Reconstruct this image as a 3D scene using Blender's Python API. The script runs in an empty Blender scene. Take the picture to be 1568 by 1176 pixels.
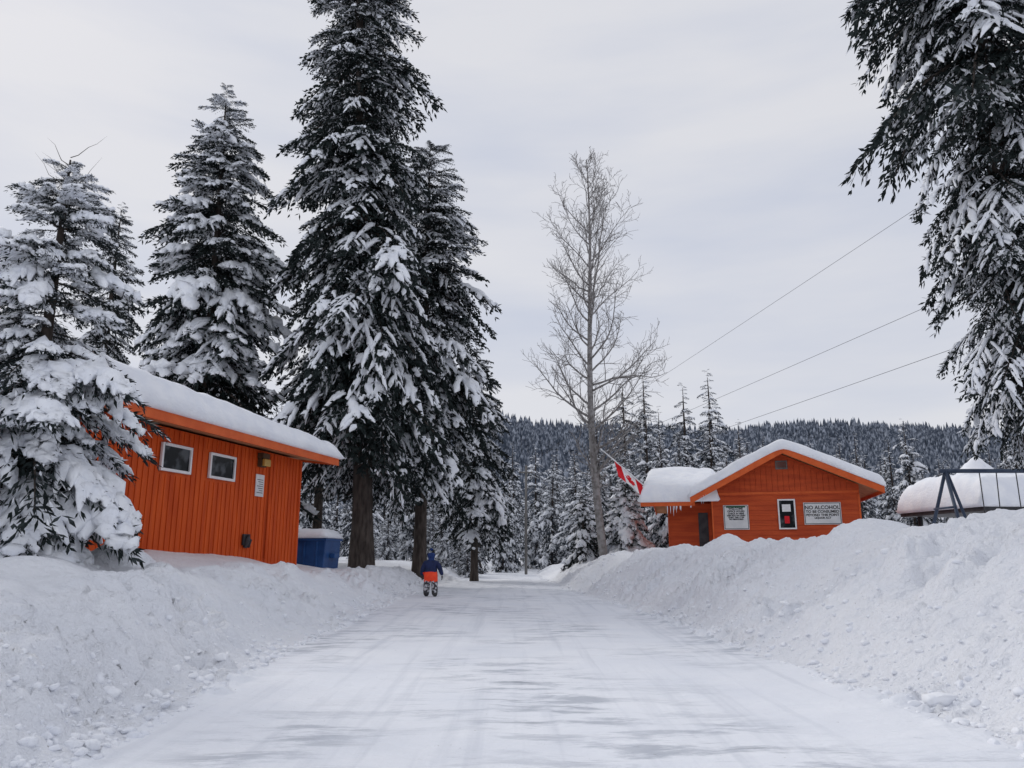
import bpy, math, random
import numpy as np
from mathutils import Vector, Matrix
random.seed(5)
scene=bpy.context.scene
COL=scene.collection
# ------------------------------------------------------------------ materials
def nodes(m):
    m.use_nodes=True
    return m.node_tree.nodes, m.node_tree.links, m.node_tree.nodes["Principled BSDF"]
def mat(name,c1,c2=None,scale=5.0,rough=.7,bump=0.0,bscale=30,metal=0,thr=(.35,.65),stretch=(1,1,1),spec=.3,detail=3):
    m=bpy.data.materials.new(name); N,L,b=nodes(m)
    b.inputs["Roughness"].default_value=rough; b.inputs["Metallic"].default_value=metal
    b.inputs["Specular IOR Level"].default_value=spec
    tc=N.new("ShaderNodeTexCoord"); mp=N.new("ShaderNodeMapping"); mp.inputs["Scale"].default_value=stretch
    L.new(tc.outputs["Object"],mp.inputs["Vector"])
    if c2 is None: b.inputs["Base Color"].default_value=(*c1,1)
    else:
        n=N.new("ShaderNodeTexNoise"); n.inputs["Scale"].default_value=scale; n.inputs["Detail"].default_value=detail
        L.new(mp.outputs[0],n.inputs["Vector"])
        r=N.new("ShaderNodeValToRGB"); r.color_ramp.elements[0].position=thr[0]; r.color_ramp.elements[1].position=thr[1]
        r.color_ramp.elements[0].color=(*c1,1); r.color_ramp.elements[1].color=(*c2,1)
        L.new(n.outputs["Fac"],r.inputs["Fac"]); L.new(r.outputs[0],b.inputs["Base Color"])
    if bump>0:
        n2=N.new("ShaderNodeTexNoise"); n2.inputs["Scale"].default_value=bscale; n2.inputs["Detail"].default_value=4
        L.new(mp.outputs[0],n2.inputs["Vector"])
        bp=N.new("ShaderNodeBump"); bp.inputs["Strength"].default_value=bump; bp.inputs["Distance"].default_value=.05
        L.new(n2.outputs["Fac"],bp.inputs["Height"]); L.new(bp.outputs[0],b.inputs["Normal"])
    return m
M_snow=mat("snow",(.84,.86,.91),(.92,.93,.955),scale=3,rough=.65,bump=.35,bscale=14)
M_tsnow=mat("branch_snow",(.84,.865,.92),(.92,.935,.96),scale=4,rough=.7,bump=.6,bscale=11)
M_needle=mat("spruce_needles",(.012,.017,.017),(.042,.055,.053),scale=3.5,rough=.7,thr=(.4,.75),spec=.12)
M_needle2=mat("spruce_needles_frosted",(.014,.020,.020),(.08,.095,.10),scale=5,rough=.7,thr=(.45,.85),spec=.12)
M_bark=mat("spruce_bark",(.034,.026,.022),(.09,.072,.062),scale=10,rough=.9,bump=.6,bscale=20,stretch=(1,1,.25))
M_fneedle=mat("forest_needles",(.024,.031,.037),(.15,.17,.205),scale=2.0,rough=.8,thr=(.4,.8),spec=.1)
M_pale=mat("aspen_bark",(.17,.155,.145),(.34,.325,.32),scale=6,rough=.85,bump=.3,bscale=25,thr=(.35,.6))
M_orange=mat("orange_painted_boards",(.52,.066,.010),(.68,.105,.016),scale=1.6,rough=.62,bump=.15,bscale=30,stretch=(3,3,.4),spec=.2)
M_orange_d=mat("orange_trim",(.60,.095,.018),(.70,.13,.028),scale=3,rough=.55,bump=.1)
M_orange_s=mat("orange_siding",(.44,.058,.014),(.57,.088,.02),scale=2.5,rough=.65,bump=.15,stretch=(.4,3,3))
M_soffit=mat("soffit_boards",(.42,.20,.09),(.55,.28,.14),scale=4,rough=.8)
M_white=mat("white_paint",(.74,.75,.76),(.82,.82,.82),scale=6,rough=.5)
M_sign=mat("sign_face",(.62,.64,.65),(.74,.75,.75),scale=3,rough=.4)
M_black=mat("black_print",(.02,.02,.022),rough=.5)
M_green=mat("green_print",(.03,.10,.06),rough=.5)
M_dark=mat("dark_metal",(.03,.03,.035),(.06,.06,.065),rough=.5,metal=.3)
M_brownmetal=mat("brown_lamp_housing",(.07,.04,.02),(.11,.07,.04),rough=.5)
M_amber=mat("amber_lens",(.50,.32,.08),rough=.25)
M_blue=mat("blue_painted_steel",(.012,.055,.18),(.02,.08,.24),scale=4,rough=.45,bump=.1)
M_steelblue=mat("swing_frame_paint",(.03,.045,.08),(.05,.07,.11),rough=.45)
M_pole=mat("weathered_pole",(.12,.115,.11),(.22,.21,.20),scale=10,stretch=(1,1,.1),rough=.9,bump=.3)
M_wire=mat("wire_rubber",(.13,.13,.14),rough=.6)
M_ice=mat("ice",(.75,.82,.88),rough=.15)
M_red=mat("flag_red",(.62,.012,.02),(.70,.02,.03),rough=.8)
M_flagw=mat("flag_white",(.78,.78,.78),(.84,.84,.84),rough=.8)
M_glass=mat("window_glass",(.008,.010,.013),(.08,.09,.10),scale=2.6,rough=.08,spec=.08,thr=(.5,.62))
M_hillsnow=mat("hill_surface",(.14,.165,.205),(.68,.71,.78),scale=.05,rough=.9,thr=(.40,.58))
M_hilltree=mat("haze_tinted_hillside_trees",(.075,.092,.122),(.52,.56,.64),scale=.35,rough=.9,thr=(.44,.74),spec=.05)  # dark tone lightened and blued to paint in distance haze; pale tone is snow
def snow_ground(name,c1,c2,road=False):
    m=bpy.data.materials.new(name); N,L,b=nodes(m)
    b.inputs["Roughness"].default_value=.6; b.inputs["Specular IOR Level"].default_value=.25
    tc=N.new("ShaderNodeTexCoord")
    def noise(sc,det=4,st=(1,1,1),rough=.5,rot=0):
        mp=N.new("ShaderNodeMapping"); mp.inputs["Scale"].default_value=st; mp.inputs["Rotation"].default_value=(0,0,rot)
        L.new(tc.outputs["Object"],mp.inputs["Vector"])
        n=N.new("ShaderNodeTexNoise"); n.inputs["Scale"].default_value=sc; n.inputs["Detail"].default_value=det
        n.inputs["Roughness"].default_value=rough
        L.new(mp.outputs[0],n.inputs["Vector"]); return n.outputs["Fac"]
    def ramp(f,p0,p1,a,bb):
        r=N.new("ShaderNodeValToRGB"); r.color_ramp.elements[0].position=p0; r.color_ramp.elements[1].position=p1
        r.color_ramp.elements[0].color=(*a,1); r.color_ramp.elements[1].color=(*bb,1)
        L.new(f,r.inputs["Fac"]); return r.outputs[0]
    def mix(f,a,bb):
        x=N.new("ShaderNodeMix"); x.data_type='RGBA'; L.new(f,x.inputs[0]); L.new(a,x.inputs[6])
        if isinstance(bb,tuple): x.inputs[7].default_value=(*bb,1)
        else: L.new(bb,x.inputs[7])
        return x.outputs[2]
    base=ramp(noise(.9,5),.3,.7,c1,c2)
    def mul(a,b_):
        mm=N.new("ShaderNodeMath"); mm.operation='MULTIPLY'; L.new(a,mm.inputs[0])
        if isinstance(b_,float): mm.inputs[1].default_value=b_
        else: L.new(b_,mm.inputs[1])
        return mm.outputs[0]
    if road:
        ice=ramp(noise(1.5,7,(.8,2.6,1),.70,.12),.49,.60,(0,0,0),(1,1,1))
        zone=ramp(noise(.33,2,(1.3,.7,1)),.42,.56,(0,0,0),(1,1,1))
        base=mix(mul(mul(ice,zone),.68),base,(.36,.39,.45))
        scr=ramp(noise(3.0,5,(.4,4,1),.65,-.1),.585,.67,(0,0,0),(1,1,1))
        base=mix(mul(mul(scr,zone),.65),base,(.28,.30,.34))
        grit=ramp(noise(9,4,(1,1.5,1),.7),.60,.72,(0,0,0),(1,1,1))
        base=mix(mul(mul(grit,ice),.40),base,(.38,.40,.45))
        tr=ramp(noise(1.3,4,(3.2,.10,1),.6),.52,.70,(0,0,0),(1,1,1))
        base=mix(mul(tr,.36),base,(.50,.53,.60))
    deb=ramp(noise(23,2),.75,.79,(0,0,0),(1,1,1))
    base=mix(mul(deb,.55),base,(.14,.12,.10))
    L.new(base,b.inputs["Base Color"])
    b1=N.new("ShaderNodeBump"); b1.inputs["Strength"].default_value=.6 if road else .85; b1.inputs["Distance"].default_value=.05 if road else .11
    L.new(noise(7 if not road else 5,6,(.7,1.8,1) if road else (1,1,1),.62),b1.inputs["Height"])
    b2=N.new("ShaderNodeBump"); b2.inputs["Strength"].default_value=.4; b2.inputs["Distance"].default_value=.015
    L.new(noise(38,3,(1,1,1),.7),b2.inputs["Height"]); L.new(b1.outputs[0],b2.inputs["Normal"])
    L.new(b2.outputs[0],b.inputs["Normal"])
    return m
M_ground=snow_ground("ploughed_snow",(.83,.85,.90),(.91,.92,.95))
M_road=snow_ground("packed_snow",(.80,.825,.88),(.89,.905,.94),road=True)

# ------------------------------------------------------------------ mesh helpers
def np_mesh(name,V,F,mi,mats,smooth=True,parent=None):
    V=np.asarray(V,dtype=np.float32); F=np.asarray(F,dtype=np.int32)
    me=bpy.data.meshes.new(name); k=F.shape[1]
    me.vertices.add(len(V)); me.vertices.foreach_set("co",V.ravel())
    me.loops.add(F.size); me.loops.foreach_set("vertex_index",F.ravel())
    me.polygons.add(len(F)); me.polygons.foreach_set("loop_start",np.arange(0,F.size,k,dtype=np.int32))
    for m in mats: me.materials.append(m)
    if mi is not None: me.polygons.foreach_set("material_index",np.asarray(mi,dtype=np.int32))
    sm=np.ones(len(F),dtype=bool) if smooth is True else (np.zeros(len(F),dtype=bool) if smooth is False else smooth)
    me.polygons.foreach_set("use_smooth",sm)
    me.update(calc_edges=True); me.validate()
    o=bpy.data.objects.new(name,me); COL.objects.link(o)
    if parent: o.parent=parent
    return o
def empty(name,loc=(0,0,0),rz=0):
    e=bpy.data.objects.new(name,None); e.location=loc; e.rotation_euler=(0,0,rz); e.empty_display_size=.3; COL.objects.link(e); return e
def pymesh(name,V,F,m,parent=None,smooth=False,mats=None,mi=None):
    me=bpy.data.meshes.new(name); me.from_pydata([tuple(v) for v in V],[],[tuple(f) for f in F])
    if mats:
        for x in mats: me.materials.append(x)
        for p,i in zip(me.polygons,mi): p.material_index=i
    else: me.materials.append(m)
    for p in me.polygons: p.use_smooth=smooth
    me.update(); o=bpy.data.objects.new(name,me); COL.objects.link(o)
    if parent: o.parent=parent
    return o
class PB:
    def __init__(s): s.V=[];s.F=[]
    def box(s,a,b):
        n=len(s.V); x0,y0,z0=a;x1,y1,z1=b
        s.V+=[(x0,y0,z0),(x1,y0,z0),(x1,y1,z0),(x0,y1,z0),(x0,y0,z1),(x1,y0,z1),(x1,y1,z1),(x0,y1,z1)]
        s.F+=[tuple(n+i for i in f) for f in [(0,3,2,1),(4,5,6,7),(0,1,5,4),(1,2,6,5),(2,3,7,6),(3,0,4,7)]]
    def prism(s,poly,y0,y1):
        n=len(s.V);k=len(poly)
        s.V+=[(x,y0,z) for x,z in poly]+[(x,y1,z) for x,z in poly]
        s.F.append(tuple(n+i for i in range(k))); s.F.append(tuple(n+k+i for i in reversed(range(k))))
        for i in range(k): j=(i+1)%k; s.F.append((n+i,n+k+i,n+k+j,n+j))
    def prismx(s,poly,x0,x1):
        n=len(s.V);k=len(poly)
        s.V+=[(x0,y,z) for y,z in poly]+[(x1,y,z) for y,z in poly]
        s.F.append(tuple(n+i for i in reversed(range(k)))); s.F.append(tuple(n+k+i for i in range(k)))
        for i in range(k): j=(i+1)%k; s.F.append((n+i,n+j,n+k+j,n+k+i))
    def tube(s,pts,rad,k=8):
        n=len(s.V); P=[Vector(p) for p in pts]
        if not hasattr(rad,'__len__'): rad=[rad]*len(P)
        for i,p in enumerate(P):
            t=(P[min(i+1,len(P)-1)]-P[max(i-1,0)]).normalized()
            a=t.cross(Vector((0,0,1))) if abs(t.z)<.9 else t.cross(Vector((1,0,0)))
            a.normalize(); b=t.cross(a)
            for j in range(k):
                an=2*math.pi*j/k; s.V.append(tuple(p+(a*math.cos(an)+b*math.sin(an))*rad[i]))
        for i in range(len(P)-1):
            for j in range(k):
                q=(j+1)%k; s.F.append((n+i*k+j,n+i*k+q,n+(i+1)*k+q,n+(i+1)*k+j))
        s.F.append(tuple(n+j for j in reversed(range(k)))); s.F.append(tuple(n+(len(P)-1)*k+j for j in range(k)))
    def make(s,name,m,parent=None,smooth=False,bevel=0):
        o=pymesh(name,s.V,s.F,m,parent,smooth)
        if bevel:
            md=o.modifiers.new("bevel",'BEVEL'); md.width=bevel; md.segments=2; md.limit_method='ANGLE'
        return o
# ------------------------------------------------------------------ numpy noise
def _h(ix,iy,seed):
    h=(ix.astype(np.int64)*374761393+iy.astype(np.int64)*668265263+seed*1442695041)&0xffffffff
    h=((h^(h>>13))*1274126177)&0xffffffff
    h=(h^(h>>16))&0xffffffff
    return h/4294967295.0
def vn(x,y,seed=0):
    ix=np.floor(x);iy=np.floor(y);fx=x-ix;fy=y-iy
    fx=fx*fx*fx*(fx*(fx*6-15)+10);fy=fy*fy*fy*(fy*(fy*6-15)+10)
    ix=ix.astype(np.int64);iy=iy.astype(np.int64)
    a=_h(ix,iy,seed);b=_h(ix+1,iy,seed);c=_h(ix,iy+1,seed);d=_h(ix+1,iy+1,seed)
    return (a*(1-fx)+b*fx)*(1-fy)+(c*(1-fx)+d*fx)*fy
def fbm(x,y,seed=0,o=4):
    s=0;a=1;t=0
    for i in range(o):
        s=s+a*(vn(x*2**i+i*17.3,y*2**i-i*9.1,seed+i)-.5);t+=a;a*=.5
    return s/t*2
def lumps(x,y,cell,seed):
    X=x/cell+.55*fbm(x/cell*1.6,y/cell*1.6,seed+40,2);Y=y/cell+.55*fbm(x/cell*1.6+9,y/cell*1.6+5,seed+50,2)
    ix=np.floor(X).astype(np.int64);iy=np.floor(Y).astype(np.int64)
    out=np.zeros_like(X)
    for dx in (-1,0,1):
        for dy in (-1,0,1):
            cx=ix+dx;cy=iy+dy
            px=cx+_h(cx,cy,seed);py=cy+_h(cx,cy,seed+7);r=.2+.6*_h(cx,cy,seed+13)**2
            an=_h(cx,cy,seed+17)*6.28;ax=X-px;ay=Y-py
            u=ax*np.cos(an)+ay*np.sin(an);v=-ax*np.sin(an)+ay*np.cos(an)
            d=np.maximum(np.abs(u)*1.0,np.abs(v)*1.35)*.6+np.sqrt(u*u+1.6*v*v)*.4
            out=np.maximum(out,np.minimum(np.maximum(0,r-d)*1.8,r*.8*(1+.5*u)))
    return out*cell
def I(y,pts): 
    a=np.array(pts); return np.interp(y,a[:,0],a[:,1])
def sst(t): t=np.clip(t,0,1); return t*t*(3-2*t)
BUMPS=[(-5.35,10.9,.38,.42),(-6.3,9.6,.35,1.1),(-5.0,8.4,.14,.5),(5.4,11.6,.22,.7),(6.2,8.6,.24,1.0),(5.2,9.8,.12,.4),(4.6,17.5,.15,.6),(5.9,13.6,.14,.35),(-4.9,14.5,.1,.6),(3.6,26,.15,.8),(6.9,12.6,.25,.3),(4.95,7.2,.1,.5)]
XL=[(-20,-2.3),(4.8,-2.4),(9.2,-2.65),(21.5,-2.9),(35,-2.3),(50,-1.6),(66,3),(80,12)]
XR=[(-20,3.0),(5,3.0),(9,2.9),(15,2.65),(25,1.9),(40,1.35),(50,1.5),(66,7),(80,18)]
def H(x,y):
    x=np.asarray(x,dtype=float);y=np.asarray(y,dtype=float)
    w=.22*fbm(x*0+3.1,y*.45,11,3)
    w2=.22*fbm(x*0+8.1,y*.5,21,3)
    xl=I(y,XL)+w; xr=I(y,XR)+w2
    cw=I(y,[(-20,1.8),(5,1.8),(15,1.6),(22,1.3),(40,1.2)]); zl=I(y,[(-20,.88),(5,.88),(12,.82),(18,.74),(25,.62),(40,.45),(60,.4)])
    cr=I(y,[(-20,2.6),(5,2.6),(12,2.4),(22,2.1),(38,1.3)]); zr=I(y,[(-20,1.48),(5,1.43),(9,1.38),(12,1.37),(17,1.30),(22,1.18),(30,.88),(38,.55),(60,.5)])
    bl=I(y,[(-20,1.0),(5,.93),(10,1.0),(14,1.26),(20,1.10),(26,.76),(60,.8),(200,1.5)])
    br=I(y,[(-20,1.25),(5,1.25),(15,1.12),(30,.95),(60,.85),(200,1.5)])
    zl=zl*(1+.12*fbm(y*.8,y*0,31,3)); zr=zr*(1+.13*fbm(y*.55,y*0+4,37,4))
    cw=cw*(1+.22*fbm(y*.7,y*0+2,33,4)); cr=cr*(1+.16*fbm(y*.7,y*0+7,39,4))
    tl=(xl-x)/cw; tr=(x-xr)/cr
    pl=lambda t: .26*sst(t/.45)+ .74*sst((t-.22)/.78)**.9
    hl=np.where(tl<=1,zl*pl(np.clip(tl,0,1)), zl+(bl-zl)*sst((tl-1)*cw/2.8))
    hr=np.where(tr<=1,zr*(.20*sst(tr/.3)+.80*sst((tr-.05)/.95)), zr+(br-zr)*sst((tr-1)*cr/1.8))
    h=np.where(tl>0,hl,np.where(tr>0,hr,0))
    tm=np.maximum(tl,tr)
    bank=np.clip(tm/.25,0,1)
    near=np.clip((45-y)/20,0,1)
    back=np.clip((tm-1.0)/.5,0,1)
    rub=bank*(1-.93*back)
    h=h+rub*near*(.15*fbm(x*1.1,y*1.1,3,4)+.07*fbm(x*3.2,y*3.2,13,4))+bank*back*.09*fbm(x*.35,y*.35,5,3)
    cl=np.clip(fbm(x*.6,y*.6,51,3)*2.2+.4,0,1)
    low=np.clip(1.4-tm*1.0,.18,1)
    h=h+rub*near*low*(.50*lumps(x,y,.62,71)*cl+.65*lumps(x,y,.34,81)*(.2+.8*cl)+.8*lumps(x,y,.17,91)*(.35+.65*cl)+.6*lumps(x,y,.10,95)*(.3+.7*cl))
    toe=np.exp(-((tm-.02)/.14)**2)
    h=h+toe*near*(.8*lumps(x,y,.2,101)*cl)
    rd=(1-bank)
    h=h+rd*(.022*fbm(x*.9,y*.5,61,3)+.010*fbm(x*5,y*5,65,3))
    for bx,by,a,s in BUMPS: h=h+a*np.exp(-(((x-bx)**2+(y-by)**2)/s**2)**1.5)
    return h
def Hs(x,y): return float(H(np.array([x]),np.array([y]))[0])
def geo(a,step,ratio,end):
    out=[];v=a
    while abs(v)<end: 
        v+=step; step*=ratio; out.append(v)
    return out
xd=list(np.arange(-6.5,7.2,.035)); xs=np.array(list(reversed(geo(-6.5,-.09,1.13,4000)))+xd+geo(7.2,.09,1.13,4000))
ys=[-4000,-1000,-300,-100,-50,-25,-15,-10,-6,-3,-1,1,2.5,3.3]+list(np.arange(3.8,12,.036))+list(np.arange(12,20,.07))+list(np.arange(20,34,.14))+list(np.arange(34,80,.5))
ys=np.array(ys+geo(80,1,1.13,4500))
X,Y=np.meshgrid(xs,ys); Z=H(X,Y)
V=np.stack([X,Y,Z],-1).reshape(-1,3); nx=len(xs);ny=len(ys)
i,j=np.meshgrid(np.arange(nx-1),np.arange(ny-1)); a=(j*nx+i).ravel()
F=np.stack([a,a+1,a+1+nx,a+nx],-1)
np_mesh("snowy_ground",V,F,None,[M_ground])
cx=V[F].mean(1)
w=.22*fbm(cx[:,0]*0+3.1,cx[:,1]*.45,11,3);w2=.22*fbm(cx[:,0]*0+8.1,cx[:,1]*.5,21,3)
xl=I(cx[:,1],XL)+w
xr=I(cx[:,1],XR)+w2
e=.16*fbm(cx[:,0]*2.5,cx[:,1]*2.5,111,3)
sel=(cx[:,0]>xl+.05+e)&(cx[:,0]<xr-.05+e)&(cx[:,1]>-50)&(cx[:,1]<80)
Fr=F[sel]; u,inv=np.unique(Fr,return_inverse=True); Vr=V[u].copy(); Vr[:,2]+=.004
np_mesh("snow_packed_road",Vr,inv.reshape(-1,4),None,[M_road])
# loose snow chunks (broken, angular)
import bmesh
bm=bmesh.new(); bmesh.ops.create_icosphere(bm,subdivisions=2,radius=1); bm.verts.ensure_lookup_table()
IV=np.array([v.co[:] for v in bm.verts]); IF=np.array([[v.index for v in f.verts] for f in bm.faces]); bm.free()
rng=np.random.default_rng(3); VV=[];FF=[];n0=0
def chunk(rng):
    nn=np.ones(len(IV))
    for c in range(9):
        d=rng.normal(0,1,3);d/=np.linalg.norm(d);cut=rng.uniform(.45,.85);p=IV@d
        nn=np.minimum(nn,np.where(p>cut,cut/np.maximum(p,1e-3),1))
    v=IV*nn[:,None]+rng.normal(0,.055,IV.shape)
    a=rng.uniform(0,6.28);R=np.array([[math.cos(a),-math.sin(a),0],[math.sin(a),math.cos(a),0],[0,0,1]])
    return (v*np.array([rng.uniform(.8,1.5),rng.uniform(.6,1.1),rng.uniform(.5,.9)]))@R.T
for k in range(3600):
    y=4.2+24*rng.random()**1.6
    if rng.random()<.5:
        x0=float(I(y,XL)); x=x0+.12-abs(rng.normal(0,.5))
    else:
        x0=float(I(y,XR)); x=x0-.15+abs(rng.normal(0,.75))
    r=.010+.045*rng.random()**3.4
    if rng.random()<.01: r*=1.6
    VV.append((x,y,r*.1,r))
zz=H(np.array([v[0] for v in VV]),np.array([v[1] for v in VV]))
out=[]
for q,(x,y,dz,r) in enumerate(VV):
    out.append(chunk(rng)*r+np.array([x,y,zz[q]+dz])); FF.append(IF+n0); n0+=len(IV)
out.append(chunk(rng)*np.array([.19,.15,.11])+np.array([3.15,6.0,Hs(3.15,6.0)+.03])); FF.append(IF+n0)
np_mesh("snow_chunks",np.concatenate(out),np.concatenate(FF),None,[M_snow])

# ------------------------------------------------------------------ spruce generator
def loft(P,W,Hh,k=8,rng=None,jit=.16):
    P=np.asarray(P);n=len(P);T=np.gradient(P,axis=0);T/=np.linalg.norm(T,axis=1,keepdims=True)+1e-9
    S=np.cross(T,[0,0,1.]);S/=np.linalg.norm(S,axis=1,keepdims=True)+1e-9
    U=np.cross(S,T)
    an=np.arange(k)*2*np.pi/k
    c=np.cos(an);s=np.sin(an);s=np.where(s<0,s*.35,s)
    V=P[:,None,:]+S[:,None,:]*(W[:,None]*c)[:,:,None]+U[:,None,:]*(Hh[:,None]*s)[:,:,None]
    if rng is not None: V=V+rng.normal(0,1,(n,k,3))*(np.minimum(W,Hh*1.6)[:,None,None]*jit)
    V=V.reshape(-1,3);F=[]
    for i in range(n-1):
        for j in range(k):
            q=(j+1)%k;F.append((i*k+j,i*k+q,(i+1)*k+q,(i+1)*k+j))
    return V,np.array(F)
def branch(rng,n,m,kl,kw,droop,snow,sw,low=False,nf=5,dust=.06):
    s=np.linspace(.08,.98,n)
    bend=rng.normal(0,.06)
    ax=lambda s: np.stack([s*(1-.1*s),bend*np.sin(s*3)+0*s,-droop*s**1.6],-1)
    P=[];D=[];LN=[]
    twigs=[]
    for side in(-1,1):
        tl=(.34*(1-s)**.7+.08)*rng.uniform(.6,1.25,n)
        an=np.radians(rng.uniform(38,68,n))*(1-.35*s)
        td=np.stack([np.cos(an),side*np.sin(an),-.22-.6*droop*s**.6+rng.normal(0,.08,n)],-1)
        b=ax(s)
        for t in np.linspace(.05,1,m):
            p=b+td*(tl*t)[:,None]; p[:,2]-=.35*tl*t*t
            for r in range(1 if low else 2):
                d=td*.55+rng.normal(0,.38,(n,3))+np.array([.25,0,-.38]); d/=np.linalg.norm(d,axis=1,keepdims=True)
                P.append(p);D.append(d);LN.append(kl*rng.uniform(.6,1.3,n))
        twigs.append((b,td,tl))
    for t in range(2 if low else 4):
        b=ax(s); d=np.tile([1.,0,-.3],(n,1))+rng.normal(0,.4,(n,3)); d/=np.linalg.norm(d,axis=1,keepdims=True)
        P.append(b);D.append(d);LN.append(kl*rng.uniform(.6,1.2,n))
    P=np.concatenate(P);D=np.concatenate(D);LN=np.concatenate(LN)
    R=np.cross(D,rng.normal(0,1,D.shape));R/=np.linalg.norm(R,axis=1,keepdims=True)
    Wd=kw*rng.uniform(.6,1.3,len(P))
    q=np.stack([P,P+D*(LN*.45)[:,None]+R*Wd[:,None],P+D*LN[:,None],P+D*(LN*.45)[:,None]-R*Wd[:,None]],1).reshape(-1,3)
    F=np.arange(len(P)*4).reshape(-1,4); mi=np.where(rng.random(len(F))<dust,2,1)
    VV=[q];FF=[F];MM=[mi];c=len(q)
    sv=np.linspace(0,.95,5);v,f=loft(ax(sv),.014*(1-sv*.8),.02*(1-sv*.8),4)
    VV.append(v);FF.append(f+c);MM.append(np.full(len(f),3));c+=len(v)
    def addsnow(path,w,h):
        nonlocal c
        k=len(path);u=np.linspace(0,1,k);prof=np.sin(np.pi*np.clip(u*.92+.06,0,1))**.55
        prof=prof*rng.uniform(.55,1.35,k); prof[0]=.12;prof[-1]=.15
        v,f=loft(path+np.array([0,0,.012]),w*prof,h*prof,6 if low else 8,rng)
        VV.append(v);FF.append(f+c);MM.append(np.full(len(f),4));c+=len(v)
    if snow>0:
        s0=rng.uniform(.25,.7);s1=rng.uniform(.88,1.06)
        if rng.random()<.85: addsnow(ax(np.linspace(s0,s1,5 if low else 9)),sw*rng.uniform(.04,.08),sw*rng.uniform(.03,.06))
        for side in(0,1):
            b,td,tl=twigs[side]
            for idx in rng.choice(np.arange(n//4,n),size=min(n-n//4,int(2 if low else nf)),replace=False):
                t=np.linspace(rng.uniform(0,.3),rng.uniform(.8,1.1),4 if low else 6); p=b[idx]+td[idx]*(tl[idx]*t)[:,None]; p[:,2]-=.35*tl[idx]*t*t
                addsnow(p,sw*rng.uniform(.022,.05),sw*rng.uniform(.018,.038))
    return np.concatenate(VV),np.concatenate(FF),np.concatenate(MM)
def spruce_mesh(name,Ht,z0,R,ex,nw,sp,psnow,sw,seed,n=15,m=5,kl=.085,kw=.017,droop=.32,low=False,lean=(0,0),needle=None,rbase=None,pit=(25,-22),top_bare=0,flat=None,jl=(.68,1.15),nf=5,dust=.06,spikes=0,lowbare=0):
    rng=np.random.default_rng(seed)
    tS=[branch(rng,n,m,kl,kw,droop*rng.uniform(.75,1.3),1,sw*rng.uniform(.6,1.4),low,nf,dust) for _ in range(7)]
    tN=[branch(rng,n,m,kl,kw,droop*rng.uniform(.75,1.3),0,sw,low,nf,dust) for _ in range(5)]
    VV=[];FF=[];MM=[];c=0
    zt=np.linspace(0,Ht,14);r0=rbase or Ht*.011+.05
    P=np.stack([lean[0]*(zt/Ht)**1.3,lean[1]*(zt/Ht),zt-.4],-1); k=8; an=np.arange(k)*2*np.pi/k
    rr=(r0*(1-zt/Ht)**.8+.012); rr[0]*=1.35
    v=(P[:,None,:]+np.stack([np.cos(an),np.sin(an),0*an],-1)[None]*rr[:,None,None]).reshape(-1,3)
    f=np.array([(i*k+j,i*k+(j+1)%k,(i+1)*k+(j+1)%k,(i+1)*k+j) for i in range(13) for j in range(k)])
    VV.append(v);FF.append(f);MM.append(np.zeros(len(f),int));c+=len(v)
    for q in range(spikes+lowbare):
        az=rng.uniform(0,6.28);t=np.linspace(0,1,5)
        if q<spikes:
            zb=Ht-rng.uniform(.25,1.5);L=rng.uniform(.25,.55);up=rng.uniform(.4,.9)
            wd=.008
        else:
            zb=rng.uniform(z0*.45,z0+1.5);L=rng.uniform(.6,R*.6);up=-.25;wd=.014
        p=np.stack([math.cos(az)*L*t+lean[0]*(zb/Ht)**1.3,math.sin(az)*L*t,zb+up*L*t**1.4],-1)+rng.normal(0,.015,(5,3))
        v,f=loft(p,wd*(1.1-t),wd*(1.1-t),4);VV.append(v);FF.append(f+c);MM.append(np.zeros(len(f),int));c+=len(v)
    z=z0
    while z<Ht-.12-top_bare:
        fr=(z-z0)/(Ht-z0)
        Rz=R*(1-fr)**ex if flat is None else R*np.interp(fr,*flat)
        Rz=Rz*min(1,.72+fr*2.2)
        Rz=max(Rz,.22)
        Rz*=1+.10*math.sin(z*2.1+seed)
        cnt=nw if fr<.85 else max(4,nw-2)
        for b in range(cnt):
            az=rng.uniform(0,2*np.pi);L=Rz*rng.uniform(*jl)
            if rng.random()<.08: L*=1.22
            pitch=math.radians(pit[1]+(pit[0]-pit[1])*fr**1.6+rng.normal(0,7))
            T=tS if rng.random()<psnow else tN
            v,f,mi=T[rng.integers(len(T))]
            v=v*np.array([1,rng.choice([-1,1])*rng.uniform(.8,1.15),rng.uniform(.7,1.25)])*L
            cp,spn=math.cos(pitch),math.sin(pitch);ca,sa=math.cos(az),math.sin(az)
            x=v[:,0]*cp-v[:,2]*spn; zz=v[:,0]*spn+v[:,2]*cp; y=v[:,1]
            zc=z+rng.uniform(-.5,.5)*sp
            hh=max(0,zc)/Ht
            o=np.stack([x*ca-y*sa+lean[0]*hh**1.3,x*sa+y*ca+lean[1]*hh,zz+zc],-1)
            VV.append(o);FF.append(f+c);MM.append(mi);c+=len(v)
        z+=sp*(1-.45*fr)
    V=np.concatenate(VV);F=np.concatenate(FF);Mi=np.concatenate(MM)
    sm=(Mi!=1)&(Mi!=2); Mi=np.where(Mi==3,0,np.where(Mi==4,2,Mi))
    return np_mesh(name,V,F,Mi,[M_bark,needle or M_needle,M_tsnow],smooth=sm)
def put(o,x,y,dz=0,rz=0,s=1):
    o.location=(x,y,Hs(x,y)+dz); o.rotation_euler=(0,0,rz); o.scale=(s,s,s); return o
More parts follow.
